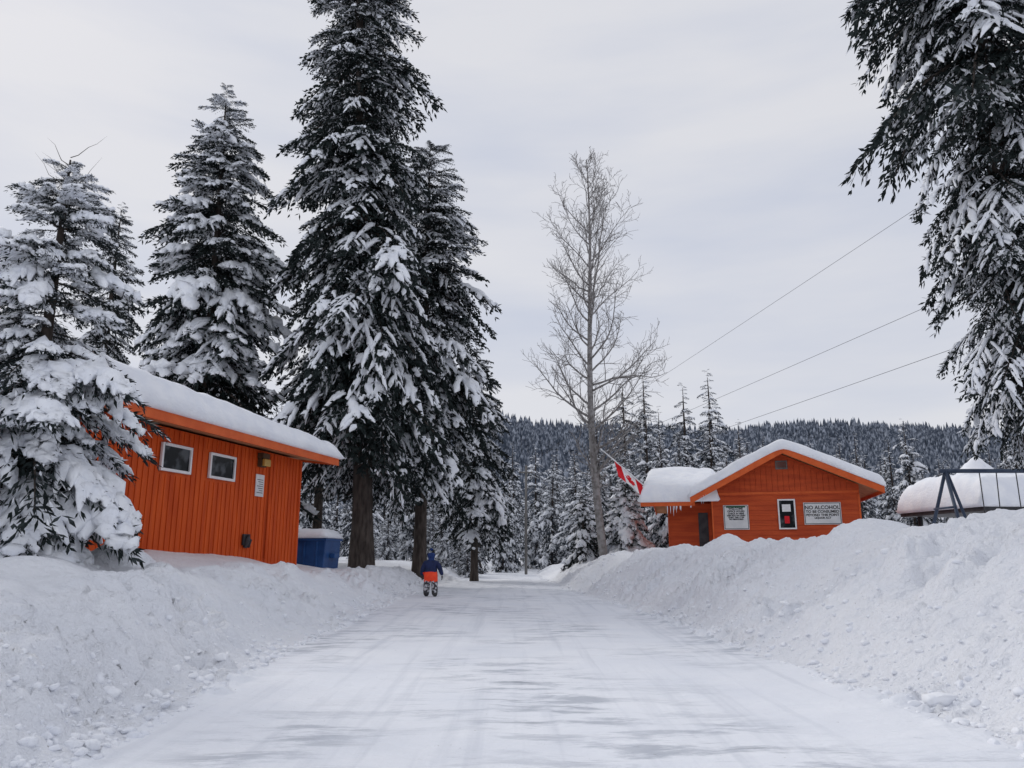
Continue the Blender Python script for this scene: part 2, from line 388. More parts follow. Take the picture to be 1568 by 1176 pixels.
put(spruce_mesh("snow_laden_spruce_tree",5.75,.1,2.25,.82,9,.26,.80,1.85,11,n=16,m=5,kl=.078,kw=.010,droop=.40,pit=(38,-16),top_bare=.35,needle=M_needle2,jl=(.45,1.1),nf=9,dust=.09,spikes=14),-6.22,9.9,-.1)
put(spruce_mesh("spruce_tree",14.2,3,1.9,.55,7,.42,.7,1.1,12,n=10,m=4,kl=.11,kw=.022),-15.6,28.5)
put(spruce_mesh("spruce_tree",18.3,1.6,3.9,.55,8,.40,.75,1.4,13,lean=(-.3,0),droop=.38,kl=.075,kw=.014,n=13,nf=6,jl=(.6,1.12)),-10.9,27)
put(spruce_mesh("tall_spruce_tree",26.5,4.1,3.7,.50,9,.37,.62,.85,14,lean=(-1.3,0),droop=.40,kl=.07,kw=.013,n=13,nf=5,lowbare=30,jl=(.55,1.1),dust=.06),-4.75,25)
put(spruce_mesh("spruce_tree",17.0,4.0,3.5,.45,8,.37,.65,.92,15,droop=.42,kl=.07,kw=.013,n=13,nf=5,lowbare=20,jl=(.6,1.1)),-3.3,28.2)
put(spruce_mesh("spruce_tree",10.5,2.6,2.3,.6,7,.40,.8,1.3,16,droop=.4,n=11,m=4,kl=.1,kw=.018,lowbare=12),-1.6,33.5)
put(spruce_mesh("spruce_tree",13.5,4.2,2.5,.55,6,.45,.6,.9,17,droop=.38,n=10,m=4,kl=.1,kw=.018,lowbare=15),-7.6,30.5)
put(spruce_mesh("overhanging_spruce_tree",24,2.9,2.75,.5,9,.33,.52,.52,18,droop=.42,kl=.062,kw=.010,pit=(10,-25),flat=([0,.1,.25,.45,.7,1],[.72,.74,.80,1.0,.9,.1]),jl=(.5,1.1),rbase=.26,n=15,nf=8,dust=.08),9.8,14.2)
put(spruce_mesh("young_spruce_tree",3.4,.2,1.5,.6,8,.28,.95,2.2,19,n=10,m=4,kl=.13,kw=.02,droop=.42),4.6,31.5)
put(spruce_mesh("young_spruce_tree",3.0,.2,1.3,.6,7,.28,.95,2.2,20,n=10,m=4,kl=.13,kw=.02,droop=.42),3.0,33)
# ------------------------------------------------------------------ mid forest (instances)
fv=[]
for q in range(9):
    hv_=q>=6
    o=spruce_mesh("forest_spruce_variant",10,.6,[1.9,1.5,2.1,1.4,1.8,1.6,2.3,2.0,2.5][q],[.7,.65,.75,.6,.7,.8,.7,.75,.65][q],6,.5,.97 if hv_ else .85,2.3 if hv_ else 1.7,30+q,n=7,m=3,kl=.17,kw=.032,droop=.34,low=True,needle=M_fneedle,jl=(.5,1.2),dust=.22 if hv_ else .12)
    fv.append(o.data); bpy.data.objects.remove(o)
forest=empty("spruce_forest")
rng=np.random.default_rng(8)
def finst(x,y,h,q=None):
    o=bpy.data.objects.new("forest_spruce",fv[int(rng.integers(6)) if q is None else q]); COL.objects.link(o); o.parent=forest
    s=h/10; o.location=(x,y,Hs(x,y)-.2); o.rotation_euler=(rng.normal(0,.02),rng.normal(0,.02),rng.uniform(0,6.28)); o.scale=(s*rng.uniform(.85,1.1),)*2+(s,)
for (x,y,h,q) in [(7.2,48,11.4,0),(8.8,50,12.4,1),(8.0,46,9,6),(11.3,50,11.6,0),(13.5,51,12.7,2),(12.2,47,9.5,7),(16.3,55,9.9,1),(18.6,57,9.2,3),(5.6,52,10,4),
      (-1.9,46,9,1),(.2,60,9.5,0),(1.9,62,10,6),(3.4,58,9.0,7),(4.7,56,8.5,4),(20.5,60,7.5,4),(-.6,50,6,8),(-3.5,48,6,7),(-5.5,44,6,6),
      (2.6,52,8,6),(3.9,47,6.5,8),(6.4,45,7,7),(9.6,45,7.5,8),(-.1,55,8,7),(10.2,53,10.5,3)]: finst(x,y,h,q)
for k in range(380):
    y=58+95*rng.random()**1.2; x=rng.uniform(-.75,.95)*y
    if abs(x-2)<3.0 and y<70: continue
    h=rng.uniform(6.0,9.3)*(1+.35*(y-58)/95)
    if x/y<-.02: h*=1.15
    finst(x,y,h,int(rng.integers(9)))
for k in range(60):
    y=rng.uniform(36,58); x=rng.uniform(.42,.95)*y; finst(x,y,rng.uniform(5,8.0),int(rng.integers(9)))
for k in range(34):
    y=rng.uniform(36,54); x=rng.uniform(.09,.40)*y; finst(x,y,rng.uniform(3.5,6.5),6+int(rng.integers(3)))
for k in range(75):
    y=rng.uniform(38,56); x=-rng.uniform(.045,.85)*y
    if x/y<-.2: finst(x,y,rng.uniform(5,9))
    else: finst(x,y,rng.uniform(2.5,4.5),6+int(rng.integers(3)))
for k in range(14):
    y=rng.uniform(37,46); x=-rng.uniform(.055,.19)*y; finst(x,y,rng.uniform(1.6,3.2),6+int(rng.integers(3)))
# ------------------------------------------------------------------ hill
xs=np.linspace(-1500,1800,220);ysh=np.linspace(150,1300,120)
def hz(x,y):
    ridge=np.interp(x/650,[-2.5,-.9,-.3,-.02,.08,.3,.45,.58,.7,1,2.6],[68,94,108,110,99,98,102,96,87,79,58])
    t=np.clip((y-150)/500,0,1); up=ridge*(t**1.25)
    h=np.where(y<650,up,ridge*(1-.15*sst((y-650)/600)))
    return h+6*fbm(x/60,y/60,7,4)*np.clip(t*2,0,1)+.5-1.5*(1-np.clip(t*8,0,1))
X,Y=np.meshgrid(xs,ysh);Z=hz(X,Y);V=np.stack([X,Y,Z],-1).reshape(-1,3)
i,j=np.meshgrid(np.arange(219),np.arange(119));a=(j*220+i).ravel()
np_mesh("forested_hill",V,np.stack([a,a+1,a+221,a+220],-1),None,[M_hillsnow])
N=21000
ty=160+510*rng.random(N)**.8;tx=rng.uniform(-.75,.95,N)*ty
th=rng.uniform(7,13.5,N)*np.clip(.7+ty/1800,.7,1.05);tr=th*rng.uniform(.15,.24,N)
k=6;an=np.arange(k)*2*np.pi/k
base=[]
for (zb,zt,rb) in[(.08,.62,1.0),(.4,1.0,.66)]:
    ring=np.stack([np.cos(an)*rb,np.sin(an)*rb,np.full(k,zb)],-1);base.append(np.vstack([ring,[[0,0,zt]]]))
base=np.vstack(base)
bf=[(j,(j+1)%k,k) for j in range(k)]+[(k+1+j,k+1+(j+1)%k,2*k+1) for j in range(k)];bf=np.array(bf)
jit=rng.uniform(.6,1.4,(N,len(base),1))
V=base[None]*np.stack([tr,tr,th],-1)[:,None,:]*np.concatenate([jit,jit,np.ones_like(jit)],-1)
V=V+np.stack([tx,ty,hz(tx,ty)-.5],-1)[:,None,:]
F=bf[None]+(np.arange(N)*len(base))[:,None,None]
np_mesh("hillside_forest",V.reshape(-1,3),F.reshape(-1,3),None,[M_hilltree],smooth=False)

# ------------------------------------------------------------------ bare tree
pb=PB();rr=random.Random(4)
def rv(s): return Vector((rr.gauss(0,s),rr.gauss(0,s),rr.gauss(0,s)))
def limb(p,d,L,r,dep):
    n=[0,8,5,4][dep];pts=[p];rad=[r];dd=d.normalized()
    for i in range(n):
        dd=(dd+rv(.12 if dep<2 else .2)+Vector((0,0,.11 if dep==1 else .05))).normalized(); p=p+dd*(L/n); pts.append(p); rad.append(max(r*(1-(i+1)/n*.8),.0065))
    pb.tube(pts,rad,5 if dep==1 else 3)
    if dep>=3: return
    cnt=[0,11,6][dep]
    for c in range(cnt):
        t=.15+.85*(c+rr.random())/cnt; k=min(int(t*n),n-1); f=t*n-k; q=pts[k].lerp(pts[k+1],min(f,1))
        ax=(pts[k+1]-pts[k]).normalized(); side=ax.cross(rv(1)).normalized()
        nd=(ax*.75+side*rr.uniform(.45,.9)+Vector((0,0,.12))).normalized()
        limb(q,nd,L*rr.uniform(.30,.50)*(1.15-.5*t),max(r*(1-t*.6)*.5,.0075),dep+1)
tp=[];trd=[];Ht=16.7
for i in range(21):
    z=-.5+(Ht+.5)*i/20; tp.append(Vector((-.2*math.sin(z*.3)-.03*z,.1*math.sin(z*.5),z))); trd.append(.16*(1-i/20)**.85+.012)
pb.tube(tp,trd,9)
z=2.6
while z<Ht-.4:
    i=min(int((z+.5)/(Ht+.5)*20),19);q=tp[i].lerp(tp[i+1],((z+.5)/(Ht+.5)*20)-i)
    R=np.interp(z,[2.6,5,9,12,15,17],[1.9,3.0,3.4,3.1,1.8,.5]);az=rr.uniform(0,6.283)
    el=math.radians(rr.uniform(18,45) if z<12 else rr.uniform(38,62))
    limb(q,Vector((math.cos(az)*math.cos(el),math.sin(az)*math.cos(el),math.sin(el))),R*rr.uniform(.65,1.2),trd[i]*.36+.006,1)
    z+=.26
limb(tp[12],Vector((.35,0,1)),4.6,.05,1)
bt=pb.make("bare_aspen_tree",M_pale,smooth=True); bt.location=(3.5,30,Hs(3.5,30)-.1)

# ------------------------------------------------------------------ snow slabs
def snow_slab(name,parent,x0,x1,y0,y1,basef,T,nx_=60,ny_=30,ed=.28,seed=1,over=.05,m=None):
    us=np.linspace(0,1,nx_);vs=np.linspace(0,1,ny_)
    cl=lambda u,L: np.interp(u,[0,.22,.78,1],[0,ed*1.2/L,1-ed*1.2/L,1])
    xs=x0+(x1-x0)*cl(us,x1-x0);ys=y0+(y1-y0)*cl(vs,y1-y0)
    X,Y=np.meshgrid(xs,ys);
    d=np.minimum(np.minimum(X-x0,x1-X),np.minimum(Y-y0,y1-Y))/ed; d=np.clip(d,0,1)
    prof=np.sqrt(np.clip(1-(1-d)**2.4,0,1))
    Tt=T(X,Y) if callable(T) else T
    B=basef(X,Y)
    ns=1+.15*fbm(X*.8,Y*.8,seed,4)+.07*fbm(X*3,Y*3,seed+3,2)
    top=B+Tt*ns*(.12+.88*prof)
    X2=X.copy();Y2=Y.copy()
    wob=.08*fbm(X*1.3+Y*1.3,Y*0,seed+9,3)
    X2+=np.where(X-x0<1e-6,-over-wob,0)+np.where(x1-X<1e-6,over+wob,0)
    Y2+=np.where(Y-y0<1e-6,-over-wob,0)+np.where(y1-Y<1e-6,over+wob,0)
    Vt=np.stack([X2,Y2,top],-1).reshape(-1,3); Vb=np.stack([X,Y,B],-1).reshape(-1,3); n=len(Vt)
    i,j=np.meshgrid(np.arange(nx_-1),np.arange(ny_-1));a=(j*nx_+i).ravel()
    Ft=np.stack([a,a+1,a+1+nx_,a+nx_],-1);Fb=Ft[:,::-1]+n
    S=[]
    idx=lambda i,j:j*nx_+i
    loop=[idx(i,0) for i in range(nx_)]+[idx(nx_-1,j) for j in range(1,ny_)]+[idx(i,ny_-1) for i in range(nx_-2,-1,-1)]+[idx(0,j) for j in range(ny_-2,0,-1)]
    for q in range(len(loop)):
        A=loop[q];Bq=loop[(q+1)%len(loop)];S.append((A+n,Bq+n,Bq,A))
    return np_mesh(name,np.vstack([Vt,Vb]),np.vstack([Ft,Fb,np.array(S)]),None,[m or M_snow],parent=parent)

# ------------------------------------------------------------------ left building
B1=empty("orange_wooden_building",(-5.5,20,0),math.radians(257.6))
Lb=9.9;Wb=6.5;ez=3.5
pb=PB();pb.prismx([(-Wb,.3),(0,.3),(0,ez),(-Wb/2,ez+.4),(-Wb,ez)],0,Lb);pb.make("walls",M_orange,B1)
pb=PB();s=.06
while s<Lb:
    for (a,b) in ([(.3,2.60),(3.26,ez-.02)] if (3.0<s<4.1 or 4.6<s<5.66) else [(.3,ez-.02)]): pb.box((s-.018,.002,a),(s+.018,.016,b))
    s+=.16
s=-.1
while s>-Wb+.1: pb.box((-.018,s-.018,.3),(-.002,s+.018,ez-.02)); s-=.16
pb.box((-.03,.002,.3),(.05,.034,ez-.02))
pb.make("battens",M_orange,B1)
def window(par,x0,x1,z0,z1,yf,sgn,fr=.055):
    w=PB();yy0,yy1=sorted((yf,yf+sgn*.055))
    w.box((x0,yy0,z0),(x0+fr,yy1,z1));w.box((x1-fr,yy0,z0),(x1,yy1,z1))
    w.box((x0+fr,yy0,z0),(x1-fr,yy1,z0+fr));w.box((x0+fr,yy0,z1-fr),(x1-fr,yy1,z1))
    w.make("window_frame",M_white,par,bevel=.006)
    w=PB();y0_,y1_=sorted((yf+sgn*.004,yf+sgn*.02));w.box((x0+fr*.8,y0_,z0+fr*.8),(x1-fr*.8,y1_,z1-fr*.8));w.make("window_glass",M_glass,par)
for a,b in((3.07,4.03),(4.65,5.58)): window(B1,a,b,2.66,3.2,.018,1)
ov=.75
pb=PB();sl=.12
pr=[(ov,ez-.04),(ov,ez+.02),(-Wb/2,ez+.02+sl*(Wb/2+ov)),(-Wb-ov,ez+.02),(-Wb-ov,ez-.04),(-Wb/2,ez-.04+sl*(Wb/2+ov))]
pb.prismx(pr[::-1],-.55,Lb+.55);pb.make("roof_deck",M_soffit,B1)
pb=PB();pb.box((-.55,ov+.003,ez-.10),(Lb+.55,ov+.045,ez+.10));pb.box((-.55,-Wb-ov-.045,ez-.10),(Lb+.55,-Wb-ov-.003,ez+.10))
for x0_,x1_ in((-.595,-.553),(Lb+.553,Lb+.595)):
    pb.prismx([(ov+.045,ez-.10),(ov+.045,ez+.10),(-Wb/2,ez+.10+sl*(Wb/2+ov)),(-Wb-ov-.045,ez+.10),(-Wb-ov-.045,ez-.10),(-Wb/2,ez-.10+sl*(Wb/2+ov))][::-1],x0_,x1_)
pb.make("fascia",M_orange_d,B1)
snow_slab("roof_snow",B1,-.62,Lb+.62,-Wb-ov-.07,ov+.08,lambda X,Y: ez+.08+sl*(Wb/2+ov-np.abs(Y+Wb/2)),lambda X,Y:.42+.034*X,110,50,ed=.36,seed=4,over=.07)
pb=PB();pb.box((1.80,.019,2.42),(2.16,.040,2.93));pb.make("notice_board",M_sign,B1,bevel=.004)
pb=PB();
for k in range(7): pb.box((1.85,.0405,2.80-k*.05),(2.11-.05*(k%3),.042,2.815-k*.05))
pb.make("notice_print",M_dark,B1)
pb=PB();pb.box((1.85,.019,3.30),(2.15,.18,3.42));pb.box((1.88,.019,3.10),(2.12,.12,3.295));pb.make("lamp_housing",M_brownmetal,B1,bevel=.01)
pb=PB();pb.box((1.82,.123,3.12),(2.10,.2,3.29));pb.make("lamp_lens",M_amber,B1,bevel=.02)
pb=PB();pb.tube([(2.45,.05,1.25),(2.45,.10,1.42),(2.42,.10,1.5),(2.36,.12,1.42),(2.34,.06,1.26)],[.05,.06,.05,.04,.04],8);pb.box((2.28,.019,1.3),(2.55,.07,1.55));pb.make("wall_hose_vent",M_dark,B1,bevel=.02)
pb=PB();pb.tube([(1.55,.04,ez-.1),(1.55,.04,1.0)],.018,6);pb.make("cable_conduit",M_orange,B1)

# ------------------------------------------------------------------ dumpster
D=empty("blue_dumpster",(-5.95,22.8,Hs(-5.95,22.8)-.62),math.radians(-8))
pb=PB();pb.prism([(-.72,.1),(.72,.1),(.80,1.3),(-.80,1.3)],-.6,.6);pb.make("bin_body",M_blue,D,bevel=.02)
pb=PB();
for x in(-.55,-.18,.18,.55): pb.box((x-.03,-.64,.15),(x+.03,-.602,1.25))
pb.box((-.84,-.66,1.28),(.84,.66,1.34));pb.box((-.93,-.2,.8),(-.79,.2,.92));pb.box((.79,-.2,.8),(.93,.2,.92));pb.make("rim_and_ribs",M_blue,D,bevel=.01)
snow_slab("bin_snow",D,-.82,.82,-.64,.64,lambda X,Y:1.35+0*X,.28,24,18,ed=.4,seed=6,over=.03)

# ------------------------------------------------------------------ right building
B2=empty("orange_gabled_cabin",(9.45,27,0),math.radians(-15))
aL,aR=-2.45,2.45; xe0,xe1=-3.1,3.05; za=4.62; zl=2.98; zr=3.22; dep=6.0
def zroof(x): 
    x=np.asarray(x,float); return np.where(x<0,za+(za-zl)*x/(-xe0),za-(za-zr)*x/xe1)
pb=PB();pb.prism([(aL,.3),(aR,.3),(aR,float(zroof(aR))-.06),(0,za-.06),(aL,float(zroof(aL))-.06)],0,dep);pb.make("walls",M_orange_s,B2)
pb=PB();z=.9
while z<3.15:
    pb.prismx([(-.026,z),(-.002,z),(-.002,z+.165),(-.010,z+.165)],aL+.06,aR-.06); z+=.17
pb.make("lap_siding",M_orange_s,B2)
pb=PB();pb.box((aL,-.035,.3),(aL+.058,-.002,3.12));pb.box((aR-.058,-.035,.3),(aR,-.002,3.1));pb.box((aL+.02,-.04,3.16),(aR-.02,-.003,3.24));pb.make("corner_boards",M_orange_d,B2)
pb=PB();x=-2.1
while x<2.2:
    h=float(zroof(x))-.1
    if h>3.3: pb.box((x-.085,-.02,3.245),(x+.085,-.003,h-.05))
    x+=.185
pb.make("gable_boards",M_orange_s,B2)
fo=-.85
pb=PB()
def slab(xa,xb,t0,t1,y0,y1,b):
    b.prism([(xa,float(zroof(xa))+t0),(xb,float(zroof(xb))+t0),(xb,float(zroof(xb))+t1),(xa,float(zroof(xa))+t1)],y0,y1)
slab(xe0,-.0005,-.03,.04,fo,dep+.5,pb);slab(.0005,xe1,-.03,.04,fo,dep+.5,pb);pb.make("roof_deck",M_soffit,B2)
pb=PB();slab(xe0-.04,-.0005,-.14,.08,fo-.045,fo-.003,pb);slab(.0005,xe1+.04,-.14,.08,fo-.045,fo-.003,pb)
pb.box((xe1+.003,fo,zr-.15),(xe1+.04,dep+.5,zr+.06));pb.make("bargeboards",M_orange_d,B2)
def roof_s(X,Y):
    return za+.09-np.where(X<0,(za-zl)*np.sqrt(X*X+.04)/(-xe0),(za-zr)*np.sqrt(X*X+.04)/xe1)
snow_slab("roof_snow",B2,xe0-.06,xe1+.08,fo-.07,dep+.55,roof_s,.38,80,44,ed=.26,seed=8,over=.05)
pb=PB();pb.box((-.2,-.05,4.02),(.2,-.022,4.07));pb.box((-.2,-.05,4.27),(.2,-.022,4.32));pb.box((-.2,-.05,4.07),(-.16,-.022,4.27));pb.box((.16,-.05,4.07),(.2,-.022,4.27))
for k in range(5): pb.box((-.158,-.045,4.08+k*.038),(.158,-.024,4.10+k*.038))
pb.make("gable_vent",M_pole,B2)
window(B2,-.22,.36,1.95,2.98,-.028,-1,fr=.05)
pb=PB();pb.box((-.02,-.060,2.15),(.14,-.050,2.4));pb.make("window_poster",M_red,B2)
pb=PB();pb.box((-.08,-.060,2.55),(.20,-.050,2.8));pb.make("window_notice",M_white,B2)
def sign(par,nm,x0,x1,z0,z1,yf,lines):
    w=PB();w.box((x0,yf-.03,z0),(x1,yf,z1));w.make(nm,M_sign,par,bevel=.005)
    w=PB();b=.02
    w.box((x0+.02,yf-.034,z0+.02),(x1-.02,yf-.0305,z0+.02+b));w.box((x0+.02,yf-.034,z1-.02-b),(x1-.02,yf-.0305,z1-.02))
    w.box((x0+.02,yf-.034,z0+.04),(x0+.02+b,yf-.0305,z1-.04));w.box((x1-.02-b,yf-.034,z0+.04),(x1-.02,yf-.0305,z1-.04));w.make(nm+"_border",M_dark,par)
    for k,(t,s_) in enumerate(lines):
        c=bpy.data.curves.new("sign_text",'FONT');c.body=t;c.size=s_;c.align_x='CENTER';c.extrude=.001;c.offset=.004
        o=bpy.data.objects.new("sign_text",c);COL.objects.link(o);o.parent=par;o.rotation_euler=(math.pi/2,0,0)
        zz=z1-.06-sum(l[1]*1.0 for l in lines[:k+1])
        o.location=((x0+x1)/2,yf-.033,zz);c.materials.append(M_black)
sign(B2,"alcohol_sign",.62,1.82,2.10,2.85,-.03,[("NO ALCOHOL",.17),("TO BE CONSUMED",.125),("BEYOND THIS POINT",.11),("LIQUOR ACT",.09)])
sign(B2,"rules_sign",-2.05,-1.2,1.95,2.80,-.03,[("WELCOME",.10),("OFFICE HOURS",.085),("CHECK IN HERE",.075),("KEEP PETS ON LEASH",.065),("QUIET TIME 11 PM",.065),("NO FIREWORKS",.065)])
pb=PB();pb.box((-1.95,-.066,2.71),(-1.3,-.0645,2.77));pb.make("sign_header",M_green,B2)
wx0,wx1=-4.75,aL-.02
pb=PB();pb.prismx([(1.0,.3),(dep-1.2,.3),(dep-1.2,2.9),(3.0,3.85),(1.0,2.95)],wx0+.7,wx1);pb.make("wing_walls",M_orange_s,B2)
pb=PB()
z=.9
while z<2.8: pb.prismx([(.974,z),(.998,z),(.998,z+.165),(.99,z+.165)],wx0+.76,wx1-.01);z+=.17
pb.box((wx0+.7,.962,.3),(wx0+.755,.998,2.85));pb.make("wing_siding",M_orange_s,B2)
pb=PB();pb.box((-2.95,.955,1.0),(-2.60,.972,2.6));pb.make("wing_door",M_dark,B2)
wl=wx0-.1
pb=PB();pb.prismx([(-.4,2.92),(2.9,3.95),(6.2,2.92),(6.2,2.86),(2.9,3.89),(-.4,2.86)][::-1],wl,wx1-.66);pb.make("wing_roof_deck",M_soffit,B2)
pb=PB();pb.box((wl,-.445,2.78),(xe0+.1,-.403,2.98))
pb.prismx([(-.445,2.78),(-.445,2.98),(2.9,4.02),(6.2,2.98),(6.2,2.80),(2.9,3.82)][::-1],wl-.045,wl-.003);pb.make("wing_fascia",M_orange_d,B2)
snow_slab("wing_roof_snow",B2,wl-.06,-2.2,-.5,6.25,lambda X,Y:3.98-(3.98-2.95)*np.sqrt((Y-2.9)**2+.05)/3.3,.56,50,50,ed=.30,seed=9,over=.06)
pb=PB();rq=random.Random(2)
for k in range(12):
    x=-3.1-rq.random()*.9;l=.08+.3*rq.random();pb.tube([(x,-.42,2.86),(x,-.42,2.80-l*.5),(x,-.42,2.80-l)],[.02,.012,.002],6)
for k in range(6):
    x=-2.95+rq.random()*.5;l=.08+.2*rq.random();z=float(zroof(x))-.1;pb.tube([(x,fo-.03,z),(x,fo-.03,z-l)],[.018,.002],6)
pb.make("icicles",M_ice,B2,smooth=True)
# ------------------------------------------------------------------ flag
FL=empty("canadian_flag_on_pole")
A=Vector((4.75,27.9,3.55));Bp=Vector((3.2,27.3,4.75))
pb=PB();pb.tube([A,A.lerp(Bp,.5),Bp],[.03,.025,.02],8);pb.tube([Bp,Bp+Vector((-.05,-.02,.04))],[.04,.01],8);pb.make("flagpole",M_white,FL,smooth=True)
NX,NY=48,40;V=[];F=[];mi=[]
for j in range(NY+1):
    for i in range(NX+1):
        u=i/NX;v=j/NY
        b=A.lerp(Bp,.04+.66*v)
        fold=.05*math.sin(v*9+u*2.2)*(.3+u)+.02*math.sin(v*21+u*5)
        hang=Vector((.16*u,.05,-.66*u+.08*u*u))
        V.append(b+hang+Vector((0.03*math.sin(v*9+2*u)*u,fold,0.0)))
leaf=[(0,.42),(.07,.28),(.15,.32),(.12,.1),(.22,.2),(.26,.14),(.38,.16),(.33,.04),(.4,-.02),(.2,-.18),(.22,-.26),(.02,-.22),(.02,-.42)]
leaf=leaf+[(-x,y) for x,y in reversed(leaf)]
def inl(x,y):
    c=False;n=len(leaf)
    for a in range(n):
        x1,y1=leaf[a];x2,y2=leaf[(a+1)%n]
        if (y1>y)!=(y2>y) and x<(x2-x1)*(y-y1)/(y2-y1+1e-12)+x1:c=not c
    return c
for j in range(NY):
    for i in range(NX):
        a=j*(NX+1)+i;F.append((a,a+1,a+NX+2,a+NX+1));u=(i+.5)/NX;v=(j+.5)/NY
        red=v<.25 or v>.75 or inl((v-.5)*2.1,-(u-.5)*1.15)
        mi.append(0 if red else 1)
pymesh("flag_cloth",V,F,None,FL,smooth=True,mats=[M_red,M_flagw],mi=mi)

# ------------------------------------------------------------------ utility pole + wires
U=empty("utility_pole",(.8,45,Hs(.8,45)))
pb=PB();pb.tube([(0,0,-.4),(0,0,3),(.03,0,6.2)],[.085,.08,.07],10);pb.make("pole_shaft",M_pole,U,smooth=True)
pb=PB();pb.box((-.4,-.13,5.75),(.4,-.07,5.82));pb.make("crossarm",M_pole,U)
pb=PB()
for x in(-.35,.35): pb.tube([(x,-.1,5.82),(x,-.1,5.9),(x,-.1,5.95)],[.02,.035,.03],8)
pb.make("insulators",M_white,U,smooth=True)
pb=PB()
for (z0,xx,z1,sg) in((6.2,8.55,8.35,.22),(5.4,8.95,6.5,.5),(4.5,8.75,5.35,.5)):
    P0=Vector((.8,45,z0));P1=Vector((xx,15,z1));P2=P0+(P1-P0)*1.9;pts=[]
    for k in range(25):
        t=k/24;p=P0.lerp(P2,t);p.z-=sg*4*t*(1-t)*(.5);pts.append(p)
    pb.tube(pts,.0055,4)
pb.make("overhead_power_lines",M_wire)

# ------------------------------------------------------------------ swing set
gz=Hs(12.5,20)
S=empty("swing_set",(0,0,0));pb=PB();x0_,x1_=11.25,15.6;zt=3.22
pb.tube([(x0_-.15,20,zt),(x1_+.15,20,zt)],.055,10)
for x,sg in((x0_,-1),(x1_,1)):
    for dy in(-1.1,1.1): pb.tube([(x,20,zt),(x+sg*.25,20+dy,gz-.3)],.045,8)
    pb.tube([(x+sg*.12,20-.5,zt-.95),(x+sg*.12,20+.5,zt-.95)],.03,6)
pb.tube([(x0_+.03,20,zt),(x0_+.75,20,gz-.3)],.04,8)
pb.make("frame",M_steelblue,S,smooth=True)
pb=PB()
for x in(12.35,13.3,14.4):
    for dx in(-.22,.22): pb.tube([(x+dx,20,zt-.03),(x+dx*.9,20.02,1.95)],.014,5)
pb.make("chains",M_dark,S)
pb=PB()
for x in(12.35,13.3,14.4):
    pb.tube([(x-.24,20.02,1.98),(x-.1,20.02,1.90),(x+.1,20.02,1.90),(x+.24,20.02,1.98)],[.05,.07,.07,.05],8)
pb.make("seats",M_black,S,smooth=True)
# ------------------------------------------------------------------ picnic shelter behind
gz=Hs(17,27)
K=empty("picnic_shelter",(17.6,27,gz),math.radians(6));pb=PB()
for x in(-2.5,0,2.5):
    for y in(-1.8,1.8): pb.tube([(x,y,-.4),(x,y,1.55)],.08,8)
pb.make("posts",M_dark,K)
pb=PB();pb.box((-3,-2.2,1.5),(3,2.2,1.62));pb.make("roof_deck",M_dark,K)
snow_slab("roof_snow",K,-3.05,3.05,-2.25,2.25,lambda X,Y:1.63+0*X,lambda X,Y:.95+.75*np.clip(1-np.sqrt((X+1.4)**2+Y**2)/.7,0,1)+.25*(1-np.abs(Y)/2.3),60,60,ed=.5,seed=12,over=.08)

# ------------------------------------------------------------------ child
C=empty("child_in_snowsuit",(-2.19,21.4,Hs(-2.19,21.4)+.006));C.scale=(1.08,1.08,1.03)
def skin(name,verts,edges,rads,sub=2):
    me=bpy.data.meshes.new(name);me.from_pydata(verts,edges,[]);o=bpy.data.objects.new(name,me);COL.objects.link(o)
    md=o.modifiers.new("s",'SKIN')
    sv=me.skin_vertices[0].data
    for k,r in enumerate(rads):
        sv[k].radius=(r,r) if not isinstance(r,tuple) else r
    sv[0].use_root=True; md.use_smooth_shade=True
    ss=o.modifiers.new("d",'SUBSURF');ss.levels=sub;ss.render_levels=sub
    dg=bpy.context.evaluated_depsgraph_get();dg.update()
    m2=bpy.data.meshes.new_from_object(o.evaluated_get(dg));bpy.data.objects.remove(o)
    n=bpy.data.objects.new(name,m2);COL.objects.link(n);return n
M_navy=mat("navy_jacket",(.010,.018,.06),(.018,.03,.10),scale=12,rough=.8,bump=.2)
M_hat=mat("blue_tuque",(.012,.03,.12),(.02,.05,.18),scale=30,rough=.9,bump=.4,bscale=60)
M_hiv=mat("neon_orange_panel",(.95,.06,.02),(1.0,.09,.03),scale=10,rough=.6)
M_pants=mat("patterned_snow_pants",(.05,.05,.055),(.50,.50,.53),scale=14,rough=.8,thr=(.50,.56),detail=1)
M_boot=mat("winter_boots",(.03,.03,.034),(.07,.07,.07),rough=.6)
M_skin=mat("skin_tone",(.55,.33,.25),rough=.55)
vs=[(0,0,.50),(0,0,.64),(0,-.005,.78),(0,-.005,.86),(0,0,.925),(0,.01,.99),(0,.012,1.06),(0,.01,1.12),
 (-.085,0,.44),(-.10,.015,.27),(-.105,-.02,.09),(-.11,.05,.045),(-.11,.12,.04),
 (.085,0,.44),(.10,-.01,.27),(.105,-.05,.09),(.11,.02,.045),(.11,.09,.04),
 (-.14,0,.845),(-.20,-.01,.70),(-.225,.03,.56),(.14,0,.845),(.225,-.01,.71),(.27,.02,.57),(-.228,.04,.52),(.278,.03,.53)]
ed=[(0,1),(1,2),(2,3),(3,4),(4,5),(5,6),(6,7),(0,8),(8,9),(9,10),(10,11),(11,12),(0,13),(13,14),(14,15),(15,16),(16,17),(3,18),(18,19),(19,20),(3,21),(21,22),(22,23),(20,24),(23,25)]
rd=[(.175,.14),(.175,.14),(.16,.125),(.125,.095),.065,.10,.112,.08,.105,.09,.082,.066,.048,.105,.09,.082,.066,.048,.072,.066,.052,.072,.066,.052,.038,.038]
body=skin("body",vs,ed,rd,2);body.parent=C
me=body.data;me.materials.clear()
for m in(M_navy,M_hiv,M_pants,M_boot,M_hat,M_skin):me.materials.append(m)
